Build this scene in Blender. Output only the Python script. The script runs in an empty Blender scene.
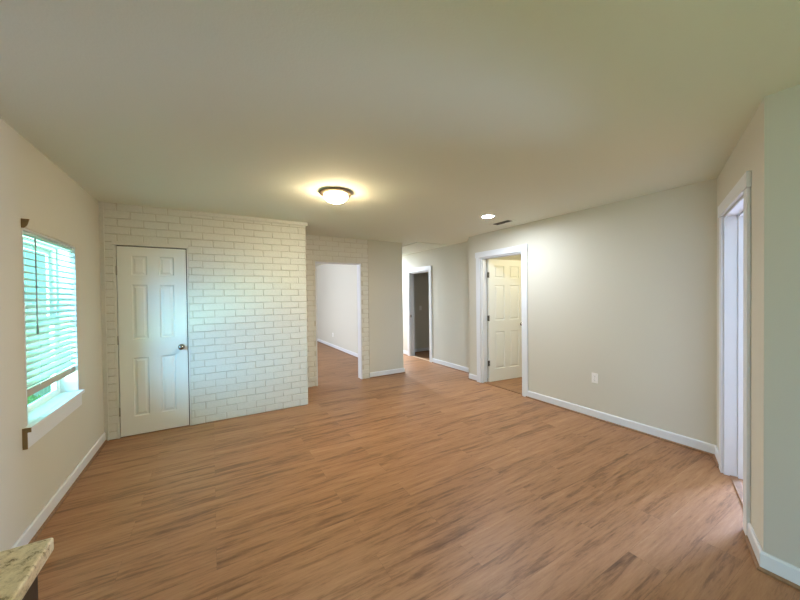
import bpy, bmesh, math, random
from mathutils import Vector, Matrix
random.seed(7)
sc = bpy.context.scene
C = sc.collection
R = math.radians

# ------------------------------------------------------------------ camera
FPX, YAW, ROLL, PITCH, EYE = 320.27, R(30.474), R(.704), R(-.729), 1.447
def ray(du, dv, f):
    du, dv = du*math.cos(ROLL)-dv*math.sin(ROLL), du*math.sin(ROLL)+dv*math.cos(ROLL)
    x, y, z = du, -dv, f
    y, z = y*math.cos(PITCH)+z*math.sin(PITCH), z*math.cos(PITCH)-y*math.sin(PITCH)
    return Vector((x*math.cos(YAW)+z*math.sin(YAW), z*math.cos(YAW)-x*math.sin(YAW), y))
rt, up, fw = ray(1, 0, 0), ray(0, -1, 0), ray(0, 0, 1)
cam_d = bpy.data.cameras.new('camera'); cam = bpy.data.objects.new('camera', cam_d); C.objects.link(cam)
cam_d.sensor_width = 36; cam_d.lens = FPX/800*36; cam_d.clip_start = .02
M4 = Matrix((rt, up, -fw)).transposed().to_4x4(); M4.translation = (0, 0, EYE)
cam.matrix_world = M4
sc.camera = cam

# ------------------------------------------------------------------ view and light
sc.view_settings.view_transform = 'Standard'; sc.view_settings.look = 'None'
sc.view_settings.gamma = 1; sc.view_settings.use_curve_mapping = False
sc.view_settings.exposure = 0.27
sc.cycles.use_denoising = True
sc.cycles.max_bounces = 10; sc.cycles.diffuse_bounces = 7; sc.cycles.glossy_bounces = 4
sc.cycles.transmission_bounces = 6; sc.cycles.transparent_max_bounces = 8
sc.cycles.sample_clamp_indirect = 4
w = bpy.data.worlds.new('sky'); sc.world = w; w.use_nodes = True
bg = w.node_tree.nodes['Background']; bg.inputs[0].default_value = (.44, .98, .93, 1); bg.inputs[1].default_value = 1.2

def sun(name, rot, strength, col):
    d = bpy.data.lights.new(name, 'SUN'); d.energy = strength; d.color = col; d.angle = R(2)
    o = bpy.data.objects.new(name, d); C.objects.link(o); o.rotation_euler = rot; return o
def area(name, loc, rot, sx, sy, energy, col, shape='RECTANGLE', spread=180):
    d = bpy.data.lights.new(name, 'AREA'); d.energy = energy; d.color = col; d.shape = shape
    d.size = sx; d.size_y = sy; d.spread = R(spread)
    o = bpy.data.objects.new(name, d); C.objects.link(o); o.location = loc; o.rotation_euler = rot; return o
def portal(name, loc, rot, sx, sy):
    o = area(name, loc, rot, sx, sy, 1, (1, 1, 1)); o.data.cycles.is_portal = True; return o
sun('sun', (R(-12), R(32), 0), 4.0, (1, .95, .85))
PX = R(-90)
portal('patio_portal', (-1.03, -1.7, 1.03), (0, PX, 0), 2.0, 2.2)
portal('window_portal', (-1.16, 3.2, 1.28), (0, PX, 0), 1.2, .9)
area('patio_daylight', (-2.0, -1.6, 2.0), (0, R(-60), 0), 1.4, 2.2, 92, (.45, .67, 1), spread=140)
area('lawn_bounce_fill', (-1.9, -1.7, -.1), (0, R(-146), 0), 1.0, 2.4, 31, (.84, 1, .38), spread=130)  # fill lamp added in place of light bounced off the lawn
area('window_bounce_fill', (-1.50, 2.6, .40), (0, R(-152), R(18)), .6, 1.2, 240, (.58, .90, .74), spread=150)  # added fill lamp outside, lifts the ceiling by the window
o = area('window_daylight_fill', (-3.5, 1.0, 1.8), (0, 0, 0), 3.0, 1.9, 950, (.27, .58, 1))  # unseen lamp added beside the window view, stands in for daylight
o.rotation_euler = (Vector((-.97, 3.2, 1.2))-o.location).to_track_quat('-Z', 'Y').to_euler()
area('bedroom_daylight', (-.9, 7.6, 1.45), (0, PX, 0), 1.4, 1.6, 132, (.74, .82, 1))
area('side_room_daylight', (6.9, -.25, 1.35), (0, R(90), 0), 1.3, 1.1, 520, (.46, .62, 1))
area('hall_lamp', (3.5, 7.7, 2.43), (0, 0, 0), .25, .25, 190, (.68, .78, .96), 'DISK')
bd = bpy.data.lights.new('bath_lamp', 'POINT'); bd.energy = 34; bd.color = (1, .90, .60); bd.shadow_soft_size = .10
bo = bpy.data.objects.new('bath_lamp', bd); C.objects.link(bo); bo.location = (4.9, 2.7, 2.12)

# ------------------------------------------------------------------ materials
def mat(name):
    m = bpy.data.materials.new(name); m.use_nodes = True
    nt = m.node_tree; return m, nt, nt.nodes['Principled BSDF']
def N(nt, t, **k):
    n = nt.nodes.new(t)
    for a, v in k.items(): setattr(n, a, v)
    return n
def plain(name, col, rough=.5, metal=0, bump=0, scale=60, dist=.002, vary=0, spec=None):
    m, nt, b = mat(name)
    b.inputs['Base Color'].default_value = (*col, 1); b.inputs['Roughness'].default_value = rough
    b.inputs['Metallic'].default_value = metal
    if spec is not None: b.inputs['Specular IOR Level'].default_value = spec
    if bump or vary:
        tc = N(nt, 'ShaderNodeTexCoord'); nz = N(nt, 'ShaderNodeTexNoise')
        nz.inputs['Scale'].default_value = scale; nz.inputs['Detail'].default_value = 4
        nt.links.new(tc.outputs['Object'], nz.inputs['Vector'])
        if bump:
            bp = N(nt, 'ShaderNodeBump'); bp.inputs['Strength'].default_value = bump; bp.inputs['Distance'].default_value = dist
            nt.links.new(nz.outputs['Fac'], bp.inputs['Height']); nt.links.new(bp.outputs['Normal'], b.inputs['Normal'])
        if vary:
            cr = N(nt, 'ShaderNodeValToRGB')
            cr.color_ramp.elements[0].color = (*[c*(1-vary) for c in col], 1); cr.color_ramp.elements[0].position = .3
            cr.color_ramp.elements[1].color = (*[min(1, c*(1+vary)) for c in col], 1); cr.color_ramp.elements[1].position = .7
            nt.links.new(nz.outputs['Fac'], cr.inputs['Fac']); nt.links.new(cr.outputs['Color'], b.inputs['Base Color'])
    return m
def emit(name, col, s):
    m, nt, b = mat(name); b.inputs['Base Color'].default_value = (.9, .9, .9, 1)
    b.inputs['Emission Color'].default_value = (*col, 1); b.inputs['Emission Strength'].default_value = s; return m

M_wall = plain('wall_paint', (.60, .578, .495), .75, 0, .25, 130, .0015, spec=.3)
M_ceil = plain('ceiling_paint', (.75, .765, .66), .85, 0, .3, 110, .002, spec=.2)
M_wall_shade = plain('shaded_wall_paint', (.535, .50, .435), .7, 0, .25, 130, .0015, spec=.3)  # the same wall paint, with the near right wall's shade in its colour
M_trim = plain('white_trim_paint', (.70, .72, .745), .4)
M_door = plain('white_door_paint', (.77, .785, .745), .42, 0, .08, 90, .001)
M_brick = plain('painted_brick', (.665, .66, .60), .55, 0, .5, 55, .004, .03)
M_mortar = plain('painted_mortar', (.56, .53, .45), .8, 0, .6, 80, .004)
M_brown_end = plain('brown_end_cap', (.30, .19, .08), .7, 0, .2, 60)  # brown of the window trim ends and the valance bracket
M_wood = plain('wood_shoe_moulding', (.24, .13, .065), .5, 0, .2, 60, vary=.2)
M_bronze = plain('bronze_metal', (.40, .30, .20), .5, .4)
M_chrome = plain('satin_nickel', (.30, .30, .30), .16, 1)
M_hinge = plain('dark_hinge_metal', (.12, .115, .10), .45, .8)
M_hinge2 = plain('grey_hinge_metal', (.33, .31, .27), .45, .5)
M_black = plain('dark_gap', (.015, .014, .012), .8)
M_plate = plain('white_plastic', (.84, .83, .80), .35)
M_vinyl = plain('white_vinyl', (.85, .86, .85), .4)
M_cab = plain('dark_brown_cabinet', (.022, .012, .007), .45, 0, .1, 40, vary=.15)
M_gold = plain('pale_threshold_metal', (.75, .66, .48), .35, .6)
M_grass = plain('lawn_grass', (.26, .40, .10), .9, 0, .5, 30, .02, .3)
M_leaf = plain('shrub_leaf', (.36, .52, .12), .7, vary=.35, scale=8)
M_fence = plain('pale_fence_board', (.80, .81, .78), .7, 0, .2, 30, vary=.05)
M_vent = plain('dark_vent_paint', (.10, .085, .06), .6)  # near black louvres, as dark as the slot openings
M_dome = emit('lit_frosted_dome', (1, .79, .50), 228)
M_lens = emit('lit_downlight_lens', (.80, .88, 1), 660)

def slat_mat():
    m, nt, b = mat('white_blind_slat')
    b.inputs['Base Color'].default_value = (.64, .76, .74, 1); b.inputs['Roughness'].default_value = .5
    tr = N(nt, 'ShaderNodeBsdfTranslucent'); tr.inputs[0].default_value = (.62, .88, .84, 1)
    mx = N(nt, 'ShaderNodeMixShader'); mx.inputs[0].default_value = .16
    out = nt.nodes['Material Output']
    nt.links.new(b.outputs[0], mx.inputs[1]); nt.links.new(tr.outputs[0], mx.inputs[2]); nt.links.new(mx.outputs[0], out.inputs[0])
    return m
M_slat = slat_mat()
def glass_mat():
    m, nt, b = mat('window_glass'); nt.nodes.remove(b)
    t = N(nt, 'ShaderNodeBsdfTransparent'); t.inputs[0].default_value = (.82, .97, .95, 1)
    g = N(nt, 'ShaderNodeBsdfGlossy'); g.inputs['Roughness'].default_value = .02
    mx = N(nt, 'ShaderNodeMixShader'); mx.inputs[0].default_value = .06
    nt.links.new(t.outputs[0], mx.inputs[1]); nt.links.new(g.outputs[0], mx.inputs[2])
    nt.links.new(mx.outputs[0], nt.nodes['Material Output'].inputs[0]); return m
M_glass = glass_mat()

def floor_mat(name, tint=1.0):
    m, nt, b = mat(name); L = nt.links
    tc = N(nt, 'ShaderNodeTexCoord')
    br = N(nt, 'ShaderNodeTexBrick'); br.offset = .37; br.offset_frequency = 2
    for k, v in (('Scale', 1), ('Brick Width', 1.22), ('Row Height', .178), ('Mortar Size', .0004), ('Mortar Smooth', .3), ('Bias', 0)):
        br.inputs[k].default_value = v
    br.inputs['Color1'].default_value = (0, 0, 0, 1); br.inputs['Color2'].default_value = (1, 1, 1, 1); br.inputs['Mortar'].default_value = (.5, .5, .5, 1)
    L.new(tc.outputs['Object'], br.inputs['Vector'])
    sep = N(nt, 'ShaderNodeSeparateColor'); L.new(br.outputs['Color'], sep.inputs[0])
    mul = N(nt, 'ShaderNodeMath', operation='MULTIPLY'); mul.inputs[1].default_value = 37; L.new(sep.outputs[0], mul.inputs[0])
    def grain(sx, sy, detail, dist, rough=.6):
        mp = N(nt, 'ShaderNodeMapping'); mp.inputs['Scale'].default_value = (sx, sy, 1); L.new(tc.outputs['Object'], mp.inputs[0])
        nz = N(nt, 'ShaderNodeTexNoise', noise_dimensions='4D'); nz.inputs['Scale'].default_value = 1
        nz.inputs['Detail'].default_value = detail; nz.inputs['Roughness'].default_value = rough; nz.inputs['Distortion'].default_value = dist
        L.new(mp.outputs[0], nz.inputs['Vector']); L.new(mul.outputs[0], nz.inputs['W']); return nz.outputs['Fac']
    g1 = grain(.75, 11, 6, 1.3, .64); g2 = grain(5, 62, 5, .4, .78); g3 = grain(1.9, 14, 7, 1.8, .72)
    cr = N(nt, 'ShaderNodeValToRGB'); e = cr.color_ramp.elements
    e[0].position = .36; e[0].color = (.135*tint, .063*tint, .025*tint, 1)
    e[1].position = .66; e[1].color = (.60*tint, .340*tint, .180*tint, 1)
    k = e.new(.435); k.color = (.265*tint, .126*tint, .053*tint, 1)
    k = e.new(.485); k.color = (.405*tint, .200*tint, .092*tint, 1)
    k = e.new(.56); k.color = (.49*tint, .256*tint, .124*tint, 1)
    def mixv(a, bb, f):
        n = N(nt, 'ShaderNodeMix', data_type='FLOAT'); n.inputs[0].default_value = f; L.new(a, n.inputs[2]); L.new(bb, n.inputs[3]); return n.outputs[0]
    v = mixv(mixv(g1, g3, .38), g2, .27)
    pl = N(nt, 'ShaderNodeMath', operation='MULTIPLY_ADD'); pl.inputs[1].default_value = .045; pl.inputs[2].default_value = -.0225; L.new(sep.outputs[0], pl.inputs[0])
    ad = N(nt, 'ShaderNodeMath', operation='ADD'); L.new(v, ad.inputs[0]); L.new(pl.outputs[0], ad.inputs[1]); L.new(ad.outputs[0], cr.inputs['Fac'])
    seam = N(nt, 'ShaderNodeMix', data_type='RGBA'); L.new(br.outputs['Fac'], seam.inputs[0]); L.new(cr.outputs['Color'], seam.inputs[6])
    seam.inputs[7].default_value = (.17*tint, .085*tint, .038*tint, 1); L.new(seam.outputs[2], b.inputs['Base Color'])
    rr = N(nt, 'ShaderNodeMapRange'); rr.inputs['To Min'].default_value = .36; rr.inputs['To Max'].default_value = .50
    L.new(g3, rr.inputs['Value']); L.new(rr.outputs[0], b.inputs['Roughness'])
    bp = N(nt, 'ShaderNodeBump'); bp.inputs['Strength'].default_value = .15; bp.inputs['Distance'].default_value = .002
    L.new(g2, bp.inputs['Height']); L.new(bp.outputs[0], b.inputs['Normal'])
    b.inputs['Specular IOR Level'].default_value = .35
    return m
M_floor = floor_mat('wood_plank_floor', .745)

def granite_mat():
    m, nt, b = mat('granite'); L = nt.links; tc = N(nt, 'ShaderNodeTexCoord')
    a = N(nt, 'ShaderNodeTexNoise'); a.inputs['Scale'].default_value = 34; a.inputs['Detail'].default_value = 9; a.inputs['Roughness'].default_value = .8; a.inputs['Distortion'].default_value = .3
    L.new(tc.outputs['Object'], a.inputs['Vector'])
    cr = N(nt, 'ShaderNodeValToRGB'); e = cr.color_ramp.elements
    e[0].position = .30; e[0].color = (.02, .015, .01, 1); e[1].position = .68; e[1].color = (.88, .78, .58, 1)
    for p, c in ((.36, (.05, .035, .02)), (.40, (.30, .22, .10)), (.45, (.64, .52, .33)), (.55, (.82, .69, .47))):
        k = e.new(p); k.color = (*c, 1)
    L.new(a.outputs['Fac'], cr.inputs['Fac']); L.new(cr.outputs['Color'], b.inputs['Base Color'])
    b.inputs['Roughness'].default_value = .35; return m
M_granite = granite_mat()

# ------------------------------------------------------------------ helpers
def obj(name, bm, m, parent=None, smooth=False):
    bmesh.ops.recalc_face_normals(bm, faces=bm.faces)
    me = bpy.data.meshes.new(name); bm.to_mesh(me); bm.free()
    for x in (m if isinstance(m, (list, tuple)) else [m]): me.materials.append(x)
    if smooth:
        for p in me.polygons: p.use_smooth = True
    o = bpy.data.objects.new(name, me); C.objects.link(o)
    if parent: o.parent = parent
    return o
def bevel(o, wd, seg=2):
    b = o.modifiers.new('bevel', 'BEVEL'); b.width = wd; b.segments = seg; b.limit_method = 'ANGLE'; b.angle_limit = R(40); return o
def tag(o, label=None, cat=None, group=None, kind=None):
    if label: o['label'] = label
    if cat: o['category'] = cat
    if group: o['group'] = group
    if kind: o['kind'] = kind
    return o
def thing(name, loc, label, cat, rz=0, group=None, kind=None):
    o = bpy.data.objects.new(name, None); C.objects.link(o); o.location = loc; o.rotation_euler = (0, 0, rz)
    o.empty_display_size = .05
    return tag(o, label, cat, group, kind)
def add_box(bm, x0, x1, y0, y1, z0, z1, mi=0):
    v = [bm.verts.new(p) for p in ((x0,y0,z0),(x1,y0,z0),(x1,y1,z0),(x0,y1,z0),(x0,y0,z1),(x1,y0,z1),(x1,y1,z1),(x0,y1,z1))]
    fs = []
    for f in ((3,2,1,0),(4,5,6,7),(0,1,5,4),(1,2,6,5),(2,3,7,6),(3,0,4,7)):
        q = bm.faces.new([v[i] for i in f]); q.material_index = mi; fs.append(q)
    return v
def box(*a):
    bm = bmesh.new(); add_box(bm, *a); return bm
def lathe(prof, n=48):
    bm = bmesh.new(); rings = []
    for r, z in prof:
        if r < 1e-6: rings.append([bm.verts.new((0, 0, z))])
        else: rings.append([bm.verts.new((r*math.cos(2*math.pi*i/n), r*math.sin(2*math.pi*i/n), z)) for i in range(n)])
    for a, b in zip(rings, rings[1:]):
        for i in range(n):
            j = (i+1) % n
            if len(a) == 1 and len(b) == 1: continue
            if len(a) == 1: bm.faces.new((a[0], b[i], b[j]))
            elif len(b) == 1: bm.faces.new((a[i], b[0], a[j]))
            else: bm.faces.new((a[i], b[i], b[j], a[j]))
    return bm
def xf(bm, mtx):
    bmesh.ops.transform(bm, matrix=mtx, verts=bm.verts); return bm

class Frame:
    """a wall's own axes: u along it, n into the room, z up"""
    def __init__(s, p0, p1, nsign=1):
        s.p = Vector((*p0, 0)); d = Vector((*p1, 0))-s.p; s.len = d.length; s.u = d.normalized()
        s.n = Vector((-s.u.y, s.u.x, 0))*nsign
    def mtx(s):
        m = Matrix((s.u, s.n, Vector((0, 0, 1)))).transposed().to_4x4(); m.translation = s.p; return m
def wall(name, fr, thick, z1, m, label, openings=(), z0=0, u0=0, u1=None):
    """openings: (ua, ub, za, zb); the wall's room face is n=0 and it goes back to -thick"""
    bm = bmesh.new(); u1 = fr.len if u1 is None else u1
    us = sorted({u0, u1, *[o[0] for o in openings], *[o[1] for o in openings]})
    for a, b in zip(us, us[1:]):
        mid = (a+b)/2; spans = [(z0, z1)]
        for o in openings:
            if o[0] < mid < o[1]:
                ns = []
                for s, e in spans:
                    if o[2] > s: ns.append((s, min(e, o[2])))
                    if o[3] < e: ns.append((max(s, o[3]), e))
                spans = ns
        for s, e in spans:
            if e-s > 1e-4: add_box(bm, a, b, -thick, 0, s, e)
    bmesh.ops.remove_doubles(bm, verts=bm.verts, dist=1e-5)
    xf(bm, fr.mtx())
    return tag(obj(name, bm, m), label, 'wall', kind='structure')
def sweep(bm, path, prof, side, mi=0):
    """extrude a closed profile [(offset, z)] along a 2D path with mitred corners; side +1 = left of the path"""
    P = [Vector(p) for p in path]; rows = []
    for i, p in enumerate(P):
        d1 = (P[i]-P[i-1]).normalized() if i else None
        d2 = (P[i+1]-P[i]).normalized() if i < len(P)-1 else None
        n1 = Vector((-d1.y, d1.x))*side if d1 else None
        n2 = Vector((-d2.y, d2.x))*side if d2 else None
        if n1 and n2:
            n = (n1+n2).normalized(); n = n/max(.25, n.dot(n1))
        else: n = n1 or n2
        rows.append([bm.verts.new((p.x+n.x*o, p.y+n.y*o, z)) for o, z in prof])
    k = len(prof)
    for a, b in zip(rows, rows[1:]):
        for i in range(k):
            f = bm.faces.new((a[i], a[(i+1) % k], b[(i+1) % k], b[i])); f.material_index = mi
    for r_ in (rows[0], rows[-1]):
        f = bm.faces.new(r_); f.material_index = mi
BH = .097
def baseboard(name, path, side, label):
    bm = bmesh.new()
    sweep(bm, path, [(.001, .001), (.014, .001), (.014, BH-.010), (.008, BH), (.001, BH)], side)
    o = tag(obj(name, bm, M_trim), label, 'baseboard', kind='structure')
    b2 = bmesh.new()
    sweep(b2, path, [(.0145, .001), (.027, .001), (.027, .008), (.022, .015), (.0145, .018)], side)
    obj('shoe_moulding', b2, M_wood, o)['label'] = 'brown wooden shoe moulding'
    return o
def casing_side(bm, fr, ua, ub, top, th=.018):
    add_box(bm, ua, ub, .0005, th, .001, top)

H = 2.44
XL, YB, XR, XH, YA, XG, XP = -.968, 4.340, 3.812, 4.092, 5.150, 2.448, 3.09
P1, P2 = (3.812, 1.010), (2.448, .470)

# ------------------------------------------------------------------ floor, ceiling, outside
tag(obj('floor', box(-1.12, 7.1, -3.35, 10.75, -.12, 0), M_floor), 'brown wood plank floor running through the empty rooms', 'floor', kind='structure')
tag(obj('ceiling', box(-1.12, 7.1, -3.35, 10.75, H, H+.2), M_ceil), 'plain painted flat ceiling', 'ceiling', kind='structure')
tag(obj('ground', box(-16, -1.125, -14, 18, -.45, -.35), M_grass), 'green lawn outside the window', 'lawn', kind='structure')

# ------------------------------------------------------------------ walls
fL = Frame((XL, -3.2), (XL, 10.6), -1)            # normal +X
WY0, WY1, WZ0, WZ1 = 2.790, 3.655, .690, 1.885
yu = lambda y: y+3.2
wall('wall_left', fL, .15, H, M_wall, 'beige wall with the blind covered window on the left',
     [(yu(WY0), yu(WY1), WZ0, WZ1), (yu(-2.8), yu(-.6), .0, 2.05)])
fG = Frame((XG, -3.2), (XG, P2[1]), 1)            # normal -X
wall('wall_near_right', fG, .12, H, M_wall_shade, 'shaded beige wall nearest the camera at the right edge')
fS = Frame(P1, P2, -1)
if fS.n.y < 0: fS = Frame(P1, P2, 1)
SU = lambda x: (P1[0]-x)/(P1[0]-P2[0])*fS.len
SA, SB = SU(3.492), SU(2.775)
wall('wall_corner', fS, .118, H, M_wall, 'short angled beige wall holding a cased doorway at the right', [(SA, SB, 0, 2.05)])
fR = Frame((XR, .88), (XR, 4.135), 1)
RY0, RY1 = 3.042, 3.862
wall('wall_right', fR, .12, H, M_wall, 'long pale beige wall with the power outlet on the right', [(RY0-.88, RY1-.88, 0, 2.055)])
fH = Frame((XH, 4.015), (XH, 10.6), 1)
HY0, HY1 = 5.69, 6.50
wall('wall_hall', fH, .12, H, M_wall, 'pale hallway wall set back behind the right wall', [(HY0-4.015, HY1-4.015, 0, 2.0)])
wall('wall_return', Frame((XR+.12, 4.135), (XH+.001, 4.135), 1), .12, H, M_wall, 'short return wall between the right wall and the hallway')
AX0, AX1 = 1.447, 2.250
wall('wall_partition', Frame((2.387, YA), (XP, YA), -1), .14, H, M_wall, 'plain beige end of the partition wall beside the hallway')
wall('wall_bedroom', Frame((2.95, YA+.14), (2.95, 10.6), 1), .15, H, M_wall, 'pale wall seen through the brick doorway')
wall('wall_closet', Frame((1.10, YB+.12), (1.10, YA), -1), .11, H, M_wall, 'side wall of the closet behind the white brick wall')
wall('wall_rear', Frame((XL, -3.2), (XG, -3.2), 1), .12, H, M_wall, 'beige wall behind the camera')
wall('wall_end', Frame((-1.1, 10.6), (7.05, 10.6), -1), .12, H, M_wall, 'wall closing the far end of the bedroom and hallway')
wall('wall_outer', Frame((7.0, -3.2), (7.0, 10.6), 1), .1, H, M_wall, 'outer wall of the side rooms on the right')
wall('wall_rear_side', Frame((2.57, -3.2), (7.0, -3.2), 1), .12, H, M_wall, 'rear wall of the angled doorway room')
wall('wall_room_divider', Frame((3.94, .8), (7.0, .8), -1), .1, H, M_wall, 'wall dividing the side rooms')
wall('wall_bath_divider', Frame((3.94, 4.20), (7.0, 4.20), -1), .1, H, M_wall, 'wall behind the open white door')
wall('wall_dark_room', Frame((4.213, 6.82), (7.0, 6.82), -1), .1, H, M_wall, 'wall inside the unlit room off the hallway')

# painted brick
def bricks(name, y, x0, x1, z1, hole, depth, label, phase=0, tail=None):
    hx0, hx1, hz = hole
    bm = bmesh.new(); rec = .0065
    # backing slab (mortar) with the opening
    for a, b, s, e in ((x0, hx0, 0, z1), (hx0, hx1, hz, z1), (hx1, x1, 0, z1)):
        if b-a > 1e-3: add_box(bm, a, b, y+rec, y+depth, s, e, 1)
    ch, cl, g = .0815, .2150, .0058
    rnd = random.Random(name)
    n = int(z1/ch)+1
    for r in range(n):
        za, zb = r*ch+g/2, min((r+1)*ch-g/2, z1-.001)
        if zb-za < .02: continue
        xs = x0-(cl/2 if (r+phase) % 2 else 0)-rnd.uniform(0, .012)
        while xs < x1:
            a, b = max(xs+g/2, x0), min(xs+cl-g/2, x1-.0005); xs += cl
            segs = [(a, b)]
            if za < hz-.02:
                segs = [(a, min(b, hx0)), (max(a, hx1), b)]
                zt = zb if zb <= hz else zb
            for p, q in segs:
                if q-p < .025: continue
                j = lambda s: rnd.uniform(-s, s)
                yo = y+rnd.uniform(-.0016, .0018); tilt = j(.0016)+.0012
                c = .0035+rnd.random()*.002
                dz = j(.0022)
                corners = [(p+j(.002)*(p > x0+.001), za+dz+j(.0018)), (q+j(.002)*(q < x1-.002), za+dz+j(.0018)),
                           (q+j(.002)*(q < x1-.002), min(zb+dz+j(.0018), z1-.0005)), (p+j(.002)*(p > x0+.001), min(zb+dz+j(.0018), z1-.0005))]
                back = [bm.verts.new((x, y+rec+.001, z)) for x, z in corners]
                mid = [bm.verts.new((x, yo+.0035, z)) for x, z in corners]
                fr_ = []
                for i, (x, z) in enumerate(corners):
                    sx = 1 if i in (0, 3) else -1; sz = 1 if i in (0, 1) else -1
                    fr_.append(bm.verts.new((x+sx*c, yo+(tilt if i > 1 else -tilt), z+sz*c)))
                bm.faces.new(fr_)
                for i in range(4):
                    k = (i+1) % 4
                    bm.faces.new((back[i], back[k], mid[k], mid[i])); bm.faces.new((mid[i], mid[k], fr_[k], fr_[i]))
    return tag(obj(name, bm, [M_brick, M_mortar]), label, 'wall', kind='structure')
bricks('wall_brick', YB, XL+.034, 1.10, H, (-.862, -.222, 2.045), .12, 'white painted brick wall around the closed door')
bricks('wall_alcove', YA, 1.10, 2.385, H, (AX0, AX1, 2.022), .14, 'cream painted brick wall around the open bedroom doorway', 1)

# trims on the brick
t = bmesh.new(); add_box(t, -.15, 1.125, YB-.022, YB+.02, H-.042, H-.0005)
tag(obj('trim_1', t, M_brick), 'thin painted trim strip along the top of the brick wall', 'trim', kind='structure')
t = bmesh.new(); add_box(t, XL+.001, XL+.030, YB-.004, YB+.1, .001, H-.001); add_box(t, XL+.0301, XL+.0375, YB-.010, YB+.05, .001, H-.001)
tag(obj('trim_2', t, M_brick), 'narrow painted corner strip beside the left wall', 'trim', kind='structure')

# baseboards
baseboard('baseboard_left', [(XL, 1.06), (XL, YB-.012)], -1, 'white baseboard under the window')
baseboard('baseboard_partition', [(2.390, YA), (XP, YA), (XP, 10.5)], -1, 'white baseboard wrapping the partition end')
baseboard('baseboard_bedroom', [(2.95, YA+.16), (2.95, 10.59)], 1, 'white baseboard in the bedroom beyond the brick doorway')
baseboard('baseboard_hall', [(XH, 5.598), (XH, 4.135), (XR, 4.135), (XR, 3.955)], -1, 'white baseboard stepping round the hallway corner')
baseboard('baseboard_hall_far', [(XH, 10.5), (XH, 6.592)], -1, 'white baseboard at the far end of the hallway')
baseboard('baseboard_right', [(XR, 2.982), (XR, P1[1]), tuple((Vector(P1)+(fS.u*(SA-.092)).to_2d()))], -1, 'long white baseboard under the power outlet')
baseboard('baseboard_near_right', [tuple((Vector(P1)+(fS.u*(SB+.092)).to_2d())), P2, (XG, -3.1)], -1, 'white baseboard under the shaded beige wall')
baseboard('baseboard_dark_room', [(4.22, 6.82), (6.9, 6.82)], -1, 'baseboard inside the unlit room')

# ------------------------------------------------------------------ door leaves and casings
def panel_door(bm, wd, ht, th, cols, rows):
    """six-panel leaf in local space: x 0..wd, front face y=0 (facing -y), back y=th; recessed moulded panels front and back"""
    xs = sorted({0, wd, *[c for p in cols for c in p]}); zs = sorted({0, ht, *[c for p in rows for c in p]})
    for yf, s in ((0, 1), (th, -1)):
        for a, b in zip(xs, xs[1:]):
            for c, d in zip(zs, zs[1:]):
                if (a, b) in cols and (c, d) in rows:
                    rings = []
                    for ins, dep in ((0, 0), (.008, .011), (.018, .011), (.036, .003)):
                        rings.append([bm.verts.new((x, yf+s*dep, z)) for x, z in ((a+ins, c+ins), (b-ins, c+ins), (b-ins, d-ins), (a+ins, d-ins))])
                    for r0, r1 in zip(rings, rings[1:]):
                        for i in range(4): bm.faces.new((r0[i], r0[(i+1) % 4], r1[(i+1) % 4], r1[i]))
                    bm.faces.new(rings[-1])
                else:
                    bm.faces.new([bm.verts.new((x, yf, z)) for x, z in ((a, c), (b, c), (b, d), (a, d))])
    for p in (((0,0,0),(0,th,0),(0,th,ht),(0,0,ht)), ((wd,0,0),(wd,th,0),(wd,th,ht),(wd,0,ht)), ((0,0,0),(wd,0,0),(wd,th,0),(0,th,0)), ((0,0,ht),(wd,0,ht),(wd,th,ht),(0,th,ht))):
        bm.faces.new([bm.verts.new(q) for q in p])
    bmesh.ops.remove_doubles(bm, verts=bm.verts, dist=1e-5)
def knob(parent, x, z, side=-1, th=0):
    prof = [(0, 0), (.031, 0), (.032, .004), (.024, .009), (.013, .011), (.011, .026), (.017, .031), (.026, .040), (.028, .050), (.024, .059), (.012, .064), (0, .065)]
    bm = lathe(prof, 32)
    xf(bm, Matrix.Translation((x, th, z)) @ Matrix.Rotation(R(90 if side < 0 else -90), 4, 'X'))
    o = obj('door_knob', bm, M_chrome, parent, True); o['label'] = 'round silver door knob'; return o
def hinge(parent, x, y, z):
    bm = lathe([(0, -.048), (.005, -.048), (.0065, -.044), (.0065, .044), (.005, .048), (0, .048)], 16)
    add_box(bm, -.004, .024, .004, .007, -.044, .044); add_box(bm, -.024, .004, .004, .007, -.044, .044)
    xf(bm, Matrix.Translation((x, y, z))); o = obj('hinge', bm, M_hinge, parent); o['label'] = 'dark metal hinge'; return o

# closed door in the brick wall
d1 = thing('door_1', (-.838, YB+.004, 0), 'closed white six panel door in the brick wall', 'door', kind='structure')
fb = bmesh.new()
add_box(fb, -.0235, -.006, -.006, .10, .001, 2.040); add_box(fb, .603, .6155, .002, .10, .001, 2.040)
add_box(fb, -.034, .618, -.020, .10, 2.012, 2.048); add_box(fb, -.006, .603, .045, .10, .0, 2.012)
obj('door_frame', fb, M_brick, d1)
gp = box(-.0055, .6025, .0402, .0445, .002, 2.011)
obj('door_stop_or_gap', gp, M_black, d1)['label'] = 'black sheet darkening the gap around the closed leaf'  # black sheet stands in for the shade behind the leaf
lf = bmesh.new()
panel_door(lf, .594, 1.990, .035, [(.114, .246), (.350, .482)], [(.195, .815), (1.012, 1.590), (1.690, 1.895)])
leaf = obj('door_leaf', xf(lf, Matrix.Translation((0, 0, .010))), M_door, d1)
knob(leaf, .538, .905)
for z in (1.745, 1.02, .275):
    o = obj('hinge', xf(lathe([(0, -.046), (.0045, -.046), (.006, -.042), (.006, .042), (.0045, .046), (0, .046)], 16), Matrix.Translation((-.003, -.006, z))), M_hinge2, leaf, True); o['label'] = 'slim grey metal hinge'

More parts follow.
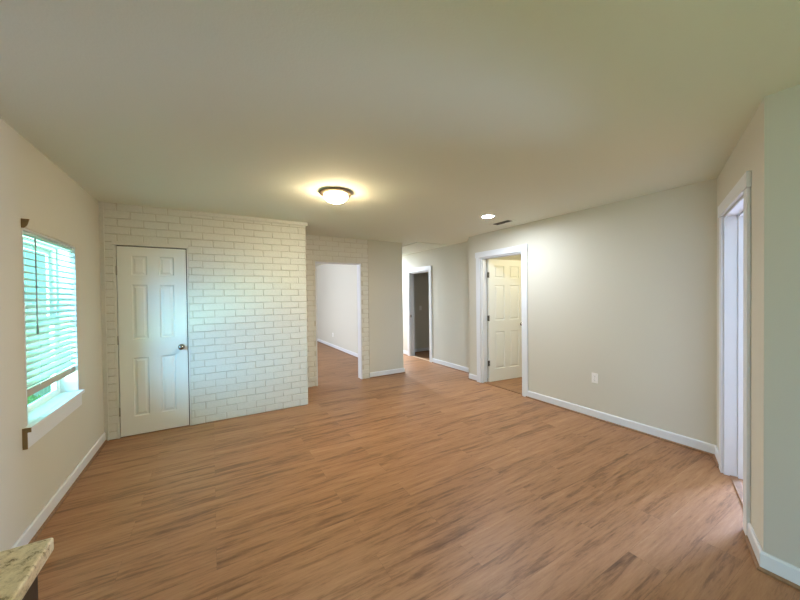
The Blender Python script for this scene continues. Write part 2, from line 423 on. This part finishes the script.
def casing(fr, name, ua, ub, top, label, depth, jamb_label='painted door jamb', both=True, strike=None, stop_at=.5):
    """craftsman casing: two side boards, an overhanging head board, a lining with a stop; local axes u, n, z"""
    root = thing(name, fr.p, label, 'door frame', math.atan2(fr.u.y, fr.u.x), kind='structure')
    sg = 1 if Vector((-fr.u.y, fr.u.x, 0)).dot(fr.n) > 0 else -1
    def part(nm, boxes, m=M_trim, lab=None, bev=.0015):
        bm = bmesh.new()
        for x0, x1, y0, y1, z0, z1 in boxes:
            ya, yb = sorted((y0*sg, y1*sg)); add_box(bm, x0, x1, ya, yb, z0, z1)
        o = obj(nm, bm, m, root); bevel(o, bev, 1)
        if lab: o['label'] = lab
        return o
    cw = .089
    for a, b in ((ua-cw, ua-.003), (ub+.003, ub+cw)):
        part('side_casing', [(a, b, .0006, .018, .001, top)])
    part('head_casing', [(ua-cw-.012, ub+cw+.012, .0006, .023, top+.0005, top+.092)])
    e = .0008
    part('jamb', [(ua+e, ua+.018, -depth-.002, .002, .001, top-e), (ub-.018, ub-e, -depth-.002, .002, .001, top-e), (ua+.018, ub-.018, -depth-.002, .002, top-.018, top-e)])
    s0 = -depth*stop_at
    part('door_stop_or_gap', [(ua+.0185, ua+.029, s0-.035, s0, .001, top-.019), (ub-.029, ub-.0185, s0-.035, s0, .001, top-.019), (ua+.029, ub-.029, s0-.035, s0, top-.030, top-.019)])
    return root, part
# angled wall doorway (door_4), right doorway with leaf (door_2), hall doorway (door_3)
c4, part4 = casing(fS, 'door_4', SA, SB, 2.05, 'white cased doorway in the angled wall at the right', .118, stop_at=.62)
part4('threshold', [(SA+.019, SB-.019, -.075, -.03, .0005, .008)], M_wood, 'brown wooden threshold strip')
c2, part2 = casing(fR, 'door_2', RY0-.88, RY1-.88, 2.055, 'white door frame with an open six panel door on the right', .12, stop_at=.2)
part2('threshold', [(RY0-.88+.019, RY1-.88-.019, -.07, -.025, .0005, .008)], M_wood, 'brown wooden threshold strip')
c3, part3 = casing(fH, 'door_3', HY0-4.015, HY1-4.015, 2.0, 'white cased doorway to the unlit room off the hallway', .12, stop_at=.45)
part3('threshold', [(HY0-4.015+.019, HY1-4.015-.019, -.06, -.02, .0005, .008)], M_gold, 'pale threshold strip')
part3('strike_plate', [(HY1-4.015-.0195, HY1-4.015-.0183, -.035, -.008, .93, .99)], M_hinge, 'dark metal strike plate', .0002)

# open leaf of the right doorway, hinged at its far jamb, swung into the next room
ang = R(-5.5)
lf = bmesh.new()
panel_door(lf, .775, 2.03, .035, [(.125, .335), (.450, .660)], [(.205, .825), (1.015, 1.600), (1.720, 1.925)])
xf(lf, Matrix.Translation((0, 0, .005)))
leaf2 = obj('door_leaf', lf, M_door, None)
# parent frame local: u = +Y, n = -X
def put(o, root, loc, rz):
    o.parent = root; m = Matrix.Translation(loc) @ Matrix.Rotation(rz, 4, 'Z')
    bpy.context.view_layer.update(); o.matrix_parent_inverse = Matrix.Identity(4)
    o.matrix_basis = root.matrix_world.inverted() @ m
bpy.context.view_layer.update()
put(leaf2, c2, (XR+.128, RY1-.055, 0), ang)
knob(leaf2, .715, .93)
for z in (1.775, 1.06, .315): hinge(leaf2, -.006, -.004, z)

# lining of the brick bedroom doorway
d5 = thing('door_5', (AX0, YA, 0), 'narrow painted lining of the open brick doorway', 'door frame', kind='structure')
wd = AX1-AX0
for a, b in ((.0005, .017), (wd-.017, wd-.0005)): bevel(obj('jamb', box(a, b, -.006, .146, .001, 2.003), M_trim, d5), .0015, 1)
bevel(obj('head_jamb', box(.0005, wd-.0005, -.010, .146, 2.0035, 2.021), M_trim, d5), .0015, 1)
obj('head_ledge', box(-.015, wd+.02, -.018, .0, 2.0215, 2.034), M_brick, d5)

# ------------------------------------------------------------------ window
w1 = thing('window_1', (XL, (WY0+WY1)/2, WZ0), 'white double hung window behind the blind in the left wall', 'window', kind='structure')
hw = (WY1-WY0)/2; hh = WZ1-WZ0
fm = bmesh.new()
add_box(fm, -.150, -.105, -hw+.0005, -hw+.035, 0, hh); add_box(fm, -.150, -.105, hw-.035, hw-.0005, 0, hh)
add_box(fm, -.150, -.105, -hw+.035, hw-.035, .0005, .010); add_box(fm, -.150, -.105, -hw+.035, hw-.035, hh-.035, hh-.0005)
bevel(obj('window_frame', fm, M_vinyl, w1), .002, 1)
def sash(z0, z1, x0, x1):
    bm = bmesh.new(); a, b = -hw+.0355, hw-.0355; s = .042
    add_box(bm, x0, x1, a, a+s, z0, z1); add_box(bm, x0, x1, b-s, b, z0, z1)
    add_box(bm, x0, x1, a+s, b-s, z0, z0+s*.75); add_box(bm, x0, x1, a+s, b-s, z1-s, z1)
    o = obj('sash', bm, M_vinyl, w1); bevel(o, .003, 1)
    obj('glass', box((x0+x1)/2-.002, (x0+x1)/2+.002, a+s-.004, b-s+.004, z0+s*.75-.004, z1-s+.004), M_glass, o)
sash(.0105, .62, -.132, -.107); sash(.585, hh-.036, -.149, -.134)
# lined reveal
rv = bmesh.new()
add_box(rv, -.1045, .001, -hw+.0005, -hw+.012, .0005, hh-.0005); add_box(rv, -.1045, .001, hw-.012, hw-.0005, .0005, hh-.0005); add_box(rv, -.1045, .001, -hw+.012, hw-.012, hh-.012, hh-.0005)
obj('reveal', rv, M_trim, w1)
st = bmesh.new(); add_box(st, -.1045, .0005, -hw+.0125, hw-.0125, -.0, .006); add_box(st, .0006, .037, -hw-.055, hw+.012, -.020, .006)
bevel(obj('window_stool', st, M_trim, w1), .003, 2)
bevel(obj('apron', box(.0006, .021, -hw-.055, hw-.004, -.118, -.0205), M_trim, w1), .002, 1)
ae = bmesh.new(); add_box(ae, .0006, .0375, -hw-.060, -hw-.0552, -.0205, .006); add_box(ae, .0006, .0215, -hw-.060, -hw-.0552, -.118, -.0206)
o = obj('end_cap', ae, M_brown_end, w1); o['label'] = 'brown end of the sill and apron'  # thin brown caps on the near ends of stool and apron
bevel(obj('head_trim', box(.0006, .010, -hw-.004, hw+.02, hh+.002, hh+.048), M_wall, w1), .002, 1)
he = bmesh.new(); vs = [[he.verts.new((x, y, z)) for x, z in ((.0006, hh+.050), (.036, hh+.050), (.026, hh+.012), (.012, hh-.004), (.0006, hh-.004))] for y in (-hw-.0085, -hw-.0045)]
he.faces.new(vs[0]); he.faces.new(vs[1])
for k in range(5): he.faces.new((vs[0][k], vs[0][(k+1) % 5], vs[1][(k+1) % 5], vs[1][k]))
o = obj('end_cap', he, M_brown_end, w1); o['label'] = 'brown end bracket of the blind valance'  # brown wedge for the blind's valance bracket

# blind
bl = thing('window_blind', (XL-.020, (WY0+WY1)/2, WZ0+.19), 'white slatted blind lowered most of the way down the left window', 'blind')
bw = hw-.016; ZT = hh-.19-.014
bevel(obj('headrail', box(-.022, .012, -bw, bw, ZT-.016, ZT-.001), M_slat, bl), .002, 1)
n = 22; pitch = (ZT-.046)/n
tilt = R(24)
sm = bmesh.new()
pts = []
for i in range(7):
    u = -.0245+.049*i/6; pts.append((u, .0030*(1-(u/.0245)**2)))
rows_ = []
for y in (-bw+.002, bw-.002):
    rows_.append(([sm.verts.new((u, y, c+.0013)) for u, c in pts], [sm.verts.new((u, y, c-.0013)) for u, c in pts]))
(a1, a2), (b1, b2) = rows_
for i in range(6):
    sm.faces.new((a1[i], a1[i+1], b1[i+1], b1[i])); sm.faces.new((a2[i], b2[i], b2[i+1], a2[i+1]))
    sm.faces.new((a1[i], a2[i], a2[i+1], a1[i+1])); sm.faces.new((b1[i], b1[i+1], b2[i+1], b2[i]))
sm.faces.new((a1[0], b1[0], b2[0], a2[0])); sm.faces.new((a1[6], a2[6], b2[6], b1[6]))
slat = obj('slat', sm, M_slat, bl, False)
for i in range(n):
    s = slat if i == 0 else slat.copy()
    if i: C.objects.link(s)
    s.parent = bl; s.location = (0, 0, .034+pitch*(i+.5)); s.rotation_euler = (0, tilt, 0)
br_ = obj('bottom_rail', box(-.008, .008, -bw, bw, -.026, .022), plain('backlit_bottom_rail', (.42, .36, .29), .5), bl); bevel(br_, .003, 2)  # rail colour darkened for the backlight behind it
br_['label'] = 'tan bottom rail, darkened for the backlight'
for y in (-bw*.62, bw*.62):
    cb = bmesh.new()
    for x in (-.0265, .0265): add_box(cb, x-.0006, x+.0006, y-.0012, y+.0012, .018, ZT-.05)
    obj('ladder_cord', cb, M_slat, bl)
wb = lathe([(0, 0), (.004, 0), (.0045, -.02), (.0035, -.03), (.0035, -.54), (.0055, -.56), (.005, -.60), (0, -.602)], 12)
xf(wb, Matrix.Translation((.042, -bw+.085, ZT-.035)))
o = obj('tilt_wand', wb, plain('grey_wand', (.30, .33, .36), .4), bl, True); o['label'] = 'thin grey tilt wand'

# ------------------------------------------------------------------ ceiling fixtures
cl = thing('ceiling_light', (1.035, 2.935, H), 'lit flush mount ceiling light with bronze rim and frosted dome', 'ceiling light')
obj('rim', lathe([(0, -.0005), (.138, -.0005), (.150, -.008), (.152, -.014), (.149, -.020), (.138, -.024), (.116, -.026), (.110, -.020), (0, -.018)], 64), M_bronze, cl, True)
dm, cb = [], [(.1145, -.0262)]
for i in range(1, 11):
    a = R(90*i/10); q = (.1145*math.cos(a) if i < 10 else 0, -.0262-.076*math.sin(a))
    if i <= 2: cb.append(q)
    if i >= 2: dm.append(q)
o = obj('dome_collar', lathe(cb, 64), emit('frosted_glass_collar', (1, .70, .42), 2), cl, True); o['label'] = 'dimmer frosted upper band of the dome'
o = obj('dome', lathe(dm, 64), M_dome, cl, True); o['label'] = 'glowing frosted glass dome'
rl = thing('recessed_light', (3.02, 2.92, H), 'small lit recessed downlight beside the ceiling vent', 'recessed light')
obj('trim_ring', lathe([(.066, -.0005), (.092, -.0005), (.094, -.005), (.088, -.010), (.070, -.010), (.066, -.006), (.066, -.0005)], 48), M_plate, rl, True)
o = obj('lens', lathe([(.0655, -.0045), (.050, -.0065), (0, -.008)], 48), M_lens, rl, True); o['label'] = 'glowing lens'
vt = thing('ceiling_vent', (3.455, 3.075, H), 'dark slotted ceiling air vent near the right wall', 'vent')
vb = bmesh.new(); a, b = .080, .165; q = .030
add_box(vb, -a, a, -b, -b+q, -.006, -.0005); add_box(vb, -a, a, b-q, b, -.006, -.0005)
add_box(vb, -a, -a+q, -b+q, b-q, -.006, -.0005); add_box(vb, a-q, a, -b+q, b-q, -.006, -.0005)
bevel(obj('frame', vb, M_ceil, vt), .002, 1)
obj('duct_opening', box(-a+q+.0005, a-q-.0005, -b+q+.0005, b-q-.0005, -.0022, -.0006), M_black, vt)
for i in range(14):
    y = -b+q+.010+i*.0190
    if y > b-q-.006: break
    lb = box(-a+q+.001, a-q-.001, -.0060, .0060, -.0006, .0006); xf(lb, Matrix.Translation((0, y, -.0075)) @ Matrix.Rotation(R(35 if i < 7 else -35), 4, 'X'))
    obj('louvre', lb, M_vent, vt)
ah = thing('attic_hatch', (3.63, 5.62, H), 'rectangular attic hatch panel in the hallway ceiling', 'hatch')
hb = bmesh.new(); a, b = .345, .69
add_box(hb, -a, a, -b, -b+.055, -.014, -.0005); add_box(hb, -a, a, b-.055, b, -.014, -.0005)
add_box(hb, -a, -a+.055, -b+.055, b-.055, -.014, -.0005); add_box(hb, a-.055, a, -b+.055, b-.055, -.014, -.0005)
bevel(obj('frame', hb, M_ceil, ah), .002, 1)
obj('panel', box(-a+.060, a-.060, -b+.060, b-.060, -.006, -.0005), M_ceil, ah)

# ------------------------------------------------------------------ electrical plates
def outlet(loc, rz, label, group=None):
    """local: plate in xz plane, front towards -y"""
    t = thing('wall_outlet', loc, label, 'outlet', rz, group)
    bevel(obj('cover_plate', box(-.036, .036, -.0065, -.0003, -.0585, .0585), M_plate, t), .003, 2)
    for z in (-.0215, .0215):
        p = lathe([(0, 0), (.0165, 0), (.0165, .0022), (.0155, .003), (0, .003)], 24)
        xf(p, Matrix.Translation((0, -.0065, z)) @ Matrix.Rotation(R(90), 4, 'X'))
        r_ = obj('receptacle', p, M_plate, t)
        s = bmesh.new()
        for x, h_ in ((-.006, .0045), (.006, .0038)): add_box(s, x-.0011, x+.0011, -.0101, -.0094, z-h_+.003, z+h_+.003)
        add_box(s, -.0022, .0022, -.0101, -.0094, z-.0105, z-.0065)
        obj('slot', s, M_black, r_)
    obj('screw', xf(lathe([(0, 0), (.003, 0), (.002, .0012), (0, .0014)], 12), Matrix.Translation((0, -.0065, 0)) @ Matrix.Rotation(R(90), 4, 'X')), M_chrome, t)
    return t
outlet((XR, 2.047, .468), R(-90), 'white power outlet low on the long right wall')
outlet((2.95, 8.78, .37), R(-90), 'small white outlet on the wall inside the bedroom beyond the brick doorway')
sw = thing('light_switch', (4.62, 6.82, 1.13), 'dim light switch on the wall of the unlit room', 'switch')
bevel(obj('cover_plate', box(-.036, .036, -.0065, -.0003, -.0585, .0585), M_plate, sw), .003, 2)
obj('toggle', box(-.005, .005, -.016, -.0066, -.010, .012), M_plate, sw)

# ------------------------------------------------------------------ kitchen counter at the lower left
ct = bmesh.new(); add_box(ct, XL+.002, -.3235, -.35, 1.046, .868, .900)
o = tag(obj('countertop', ct, M_granite), 'speckled gold granite countertop corner at the lower left', 'countertop'); bevel(o, .006, 3)
kc = thing('kitchen_cabinet', ((XL-.345)/2, .33, 0), 'dark brown base cabinet under the granite countertop', 'cabinet')
cx = (XL-.345)/2; hx = (-.345-XL)/2-.003
obj('body', box(-hx, hx, -.66, .672, .09, .8675), M_cab, kc)
obj('plinth', box(-hx, hx-.06, -.66, .640, .0005, .0895), M_cab, kc)
for i in range(3):
    y0 = -.655+i*.441; db = bmesh.new()
    add_box(db, hx+.0005, hx+.010, y0, y0+.436, .10, .70)
    for q in ((y0, y0+.06, .10, .70), (y0+.376, y0+.436, .10, .70), (y0+.06, y0+.376, .10, .16), (y0+.06, y0+.376, .64, .70)):
        add_box(db, hx+.010, hx+.014, *q)
    bevel(obj('door', db, M_cab, kc), .001, 1)
    bevel(obj('drawer', box(hx+.0005, hx+.014, y0, y0+.436, .71, .862), M_cab, kc), .002, 1)

# ------------------------------------------------------------------ outside the window
fn = thing('board_fence', (-2.6, 8.4, -.35), 'pale board fence seen through the window blind', 'fence')
fbm = bmesh.new(); rr = random.Random(3)
for i in range(50):
    y = -4.1+i*.165
    add_box(fbm, -.012, .012, y, y+.14, .005, 1.75+rr.uniform(-.02, .02))
obj('boards', fbm, M_fence, fn)
for z in (.35, .95, 1.5): obj('rail', box(-.055, -.0125, -4.1, 4.1, z, z+.09), M_fence, fn)
for i in range(5): obj('post', box(-.145, -.0555, -4.0+i*1.95, -3.91+i*1.95, 0, 1.8), M_fence, fn)
def shrub(name, loc, r, h, label, seed):
    rr = random.Random(seed); bm = bmesh.new()
    for k in range(420):
        th = rr.uniform(0, 2*math.pi); ph = math.acos(rr.uniform(-.6, 1)); q = rr.uniform(.6, 1)
        c = Vector((r*q*math.sin(ph)*math.cos(th), r*q*math.sin(ph)*math.sin(th), h*.5+h*.5*q*math.cos(ph)))
        m = Matrix.Translation(c) @ Matrix.Rotation(rr.uniform(0, 6.3), 4, 'Z') @ Matrix.Rotation(rr.uniform(-1.2, 1.2), 4, 'X')
        s = rr.uniform(.05, .10)
        vs = [bm.verts.new(m @ Vector(p)) for p in ((0, -s, 0), (s*.45, 0, .01), (0, s, 0), (-s*.45, 0, .01))]
        bm.faces.new(vs)
    t = thing(name, loc, label, 'shrub')
    obj('foliage', bm, M_leaf, t)
    obj('stem', xf(lathe([(0, 0), (.03, 0), (.015, h*.7), (0, h*.7)], 10), Matrix.Identity(4)), M_wood, t)
shrub('shrub', (-2.0, 5.72, -.35), .24, .62, 'leafy green shrub outside the left part of the window', 5)
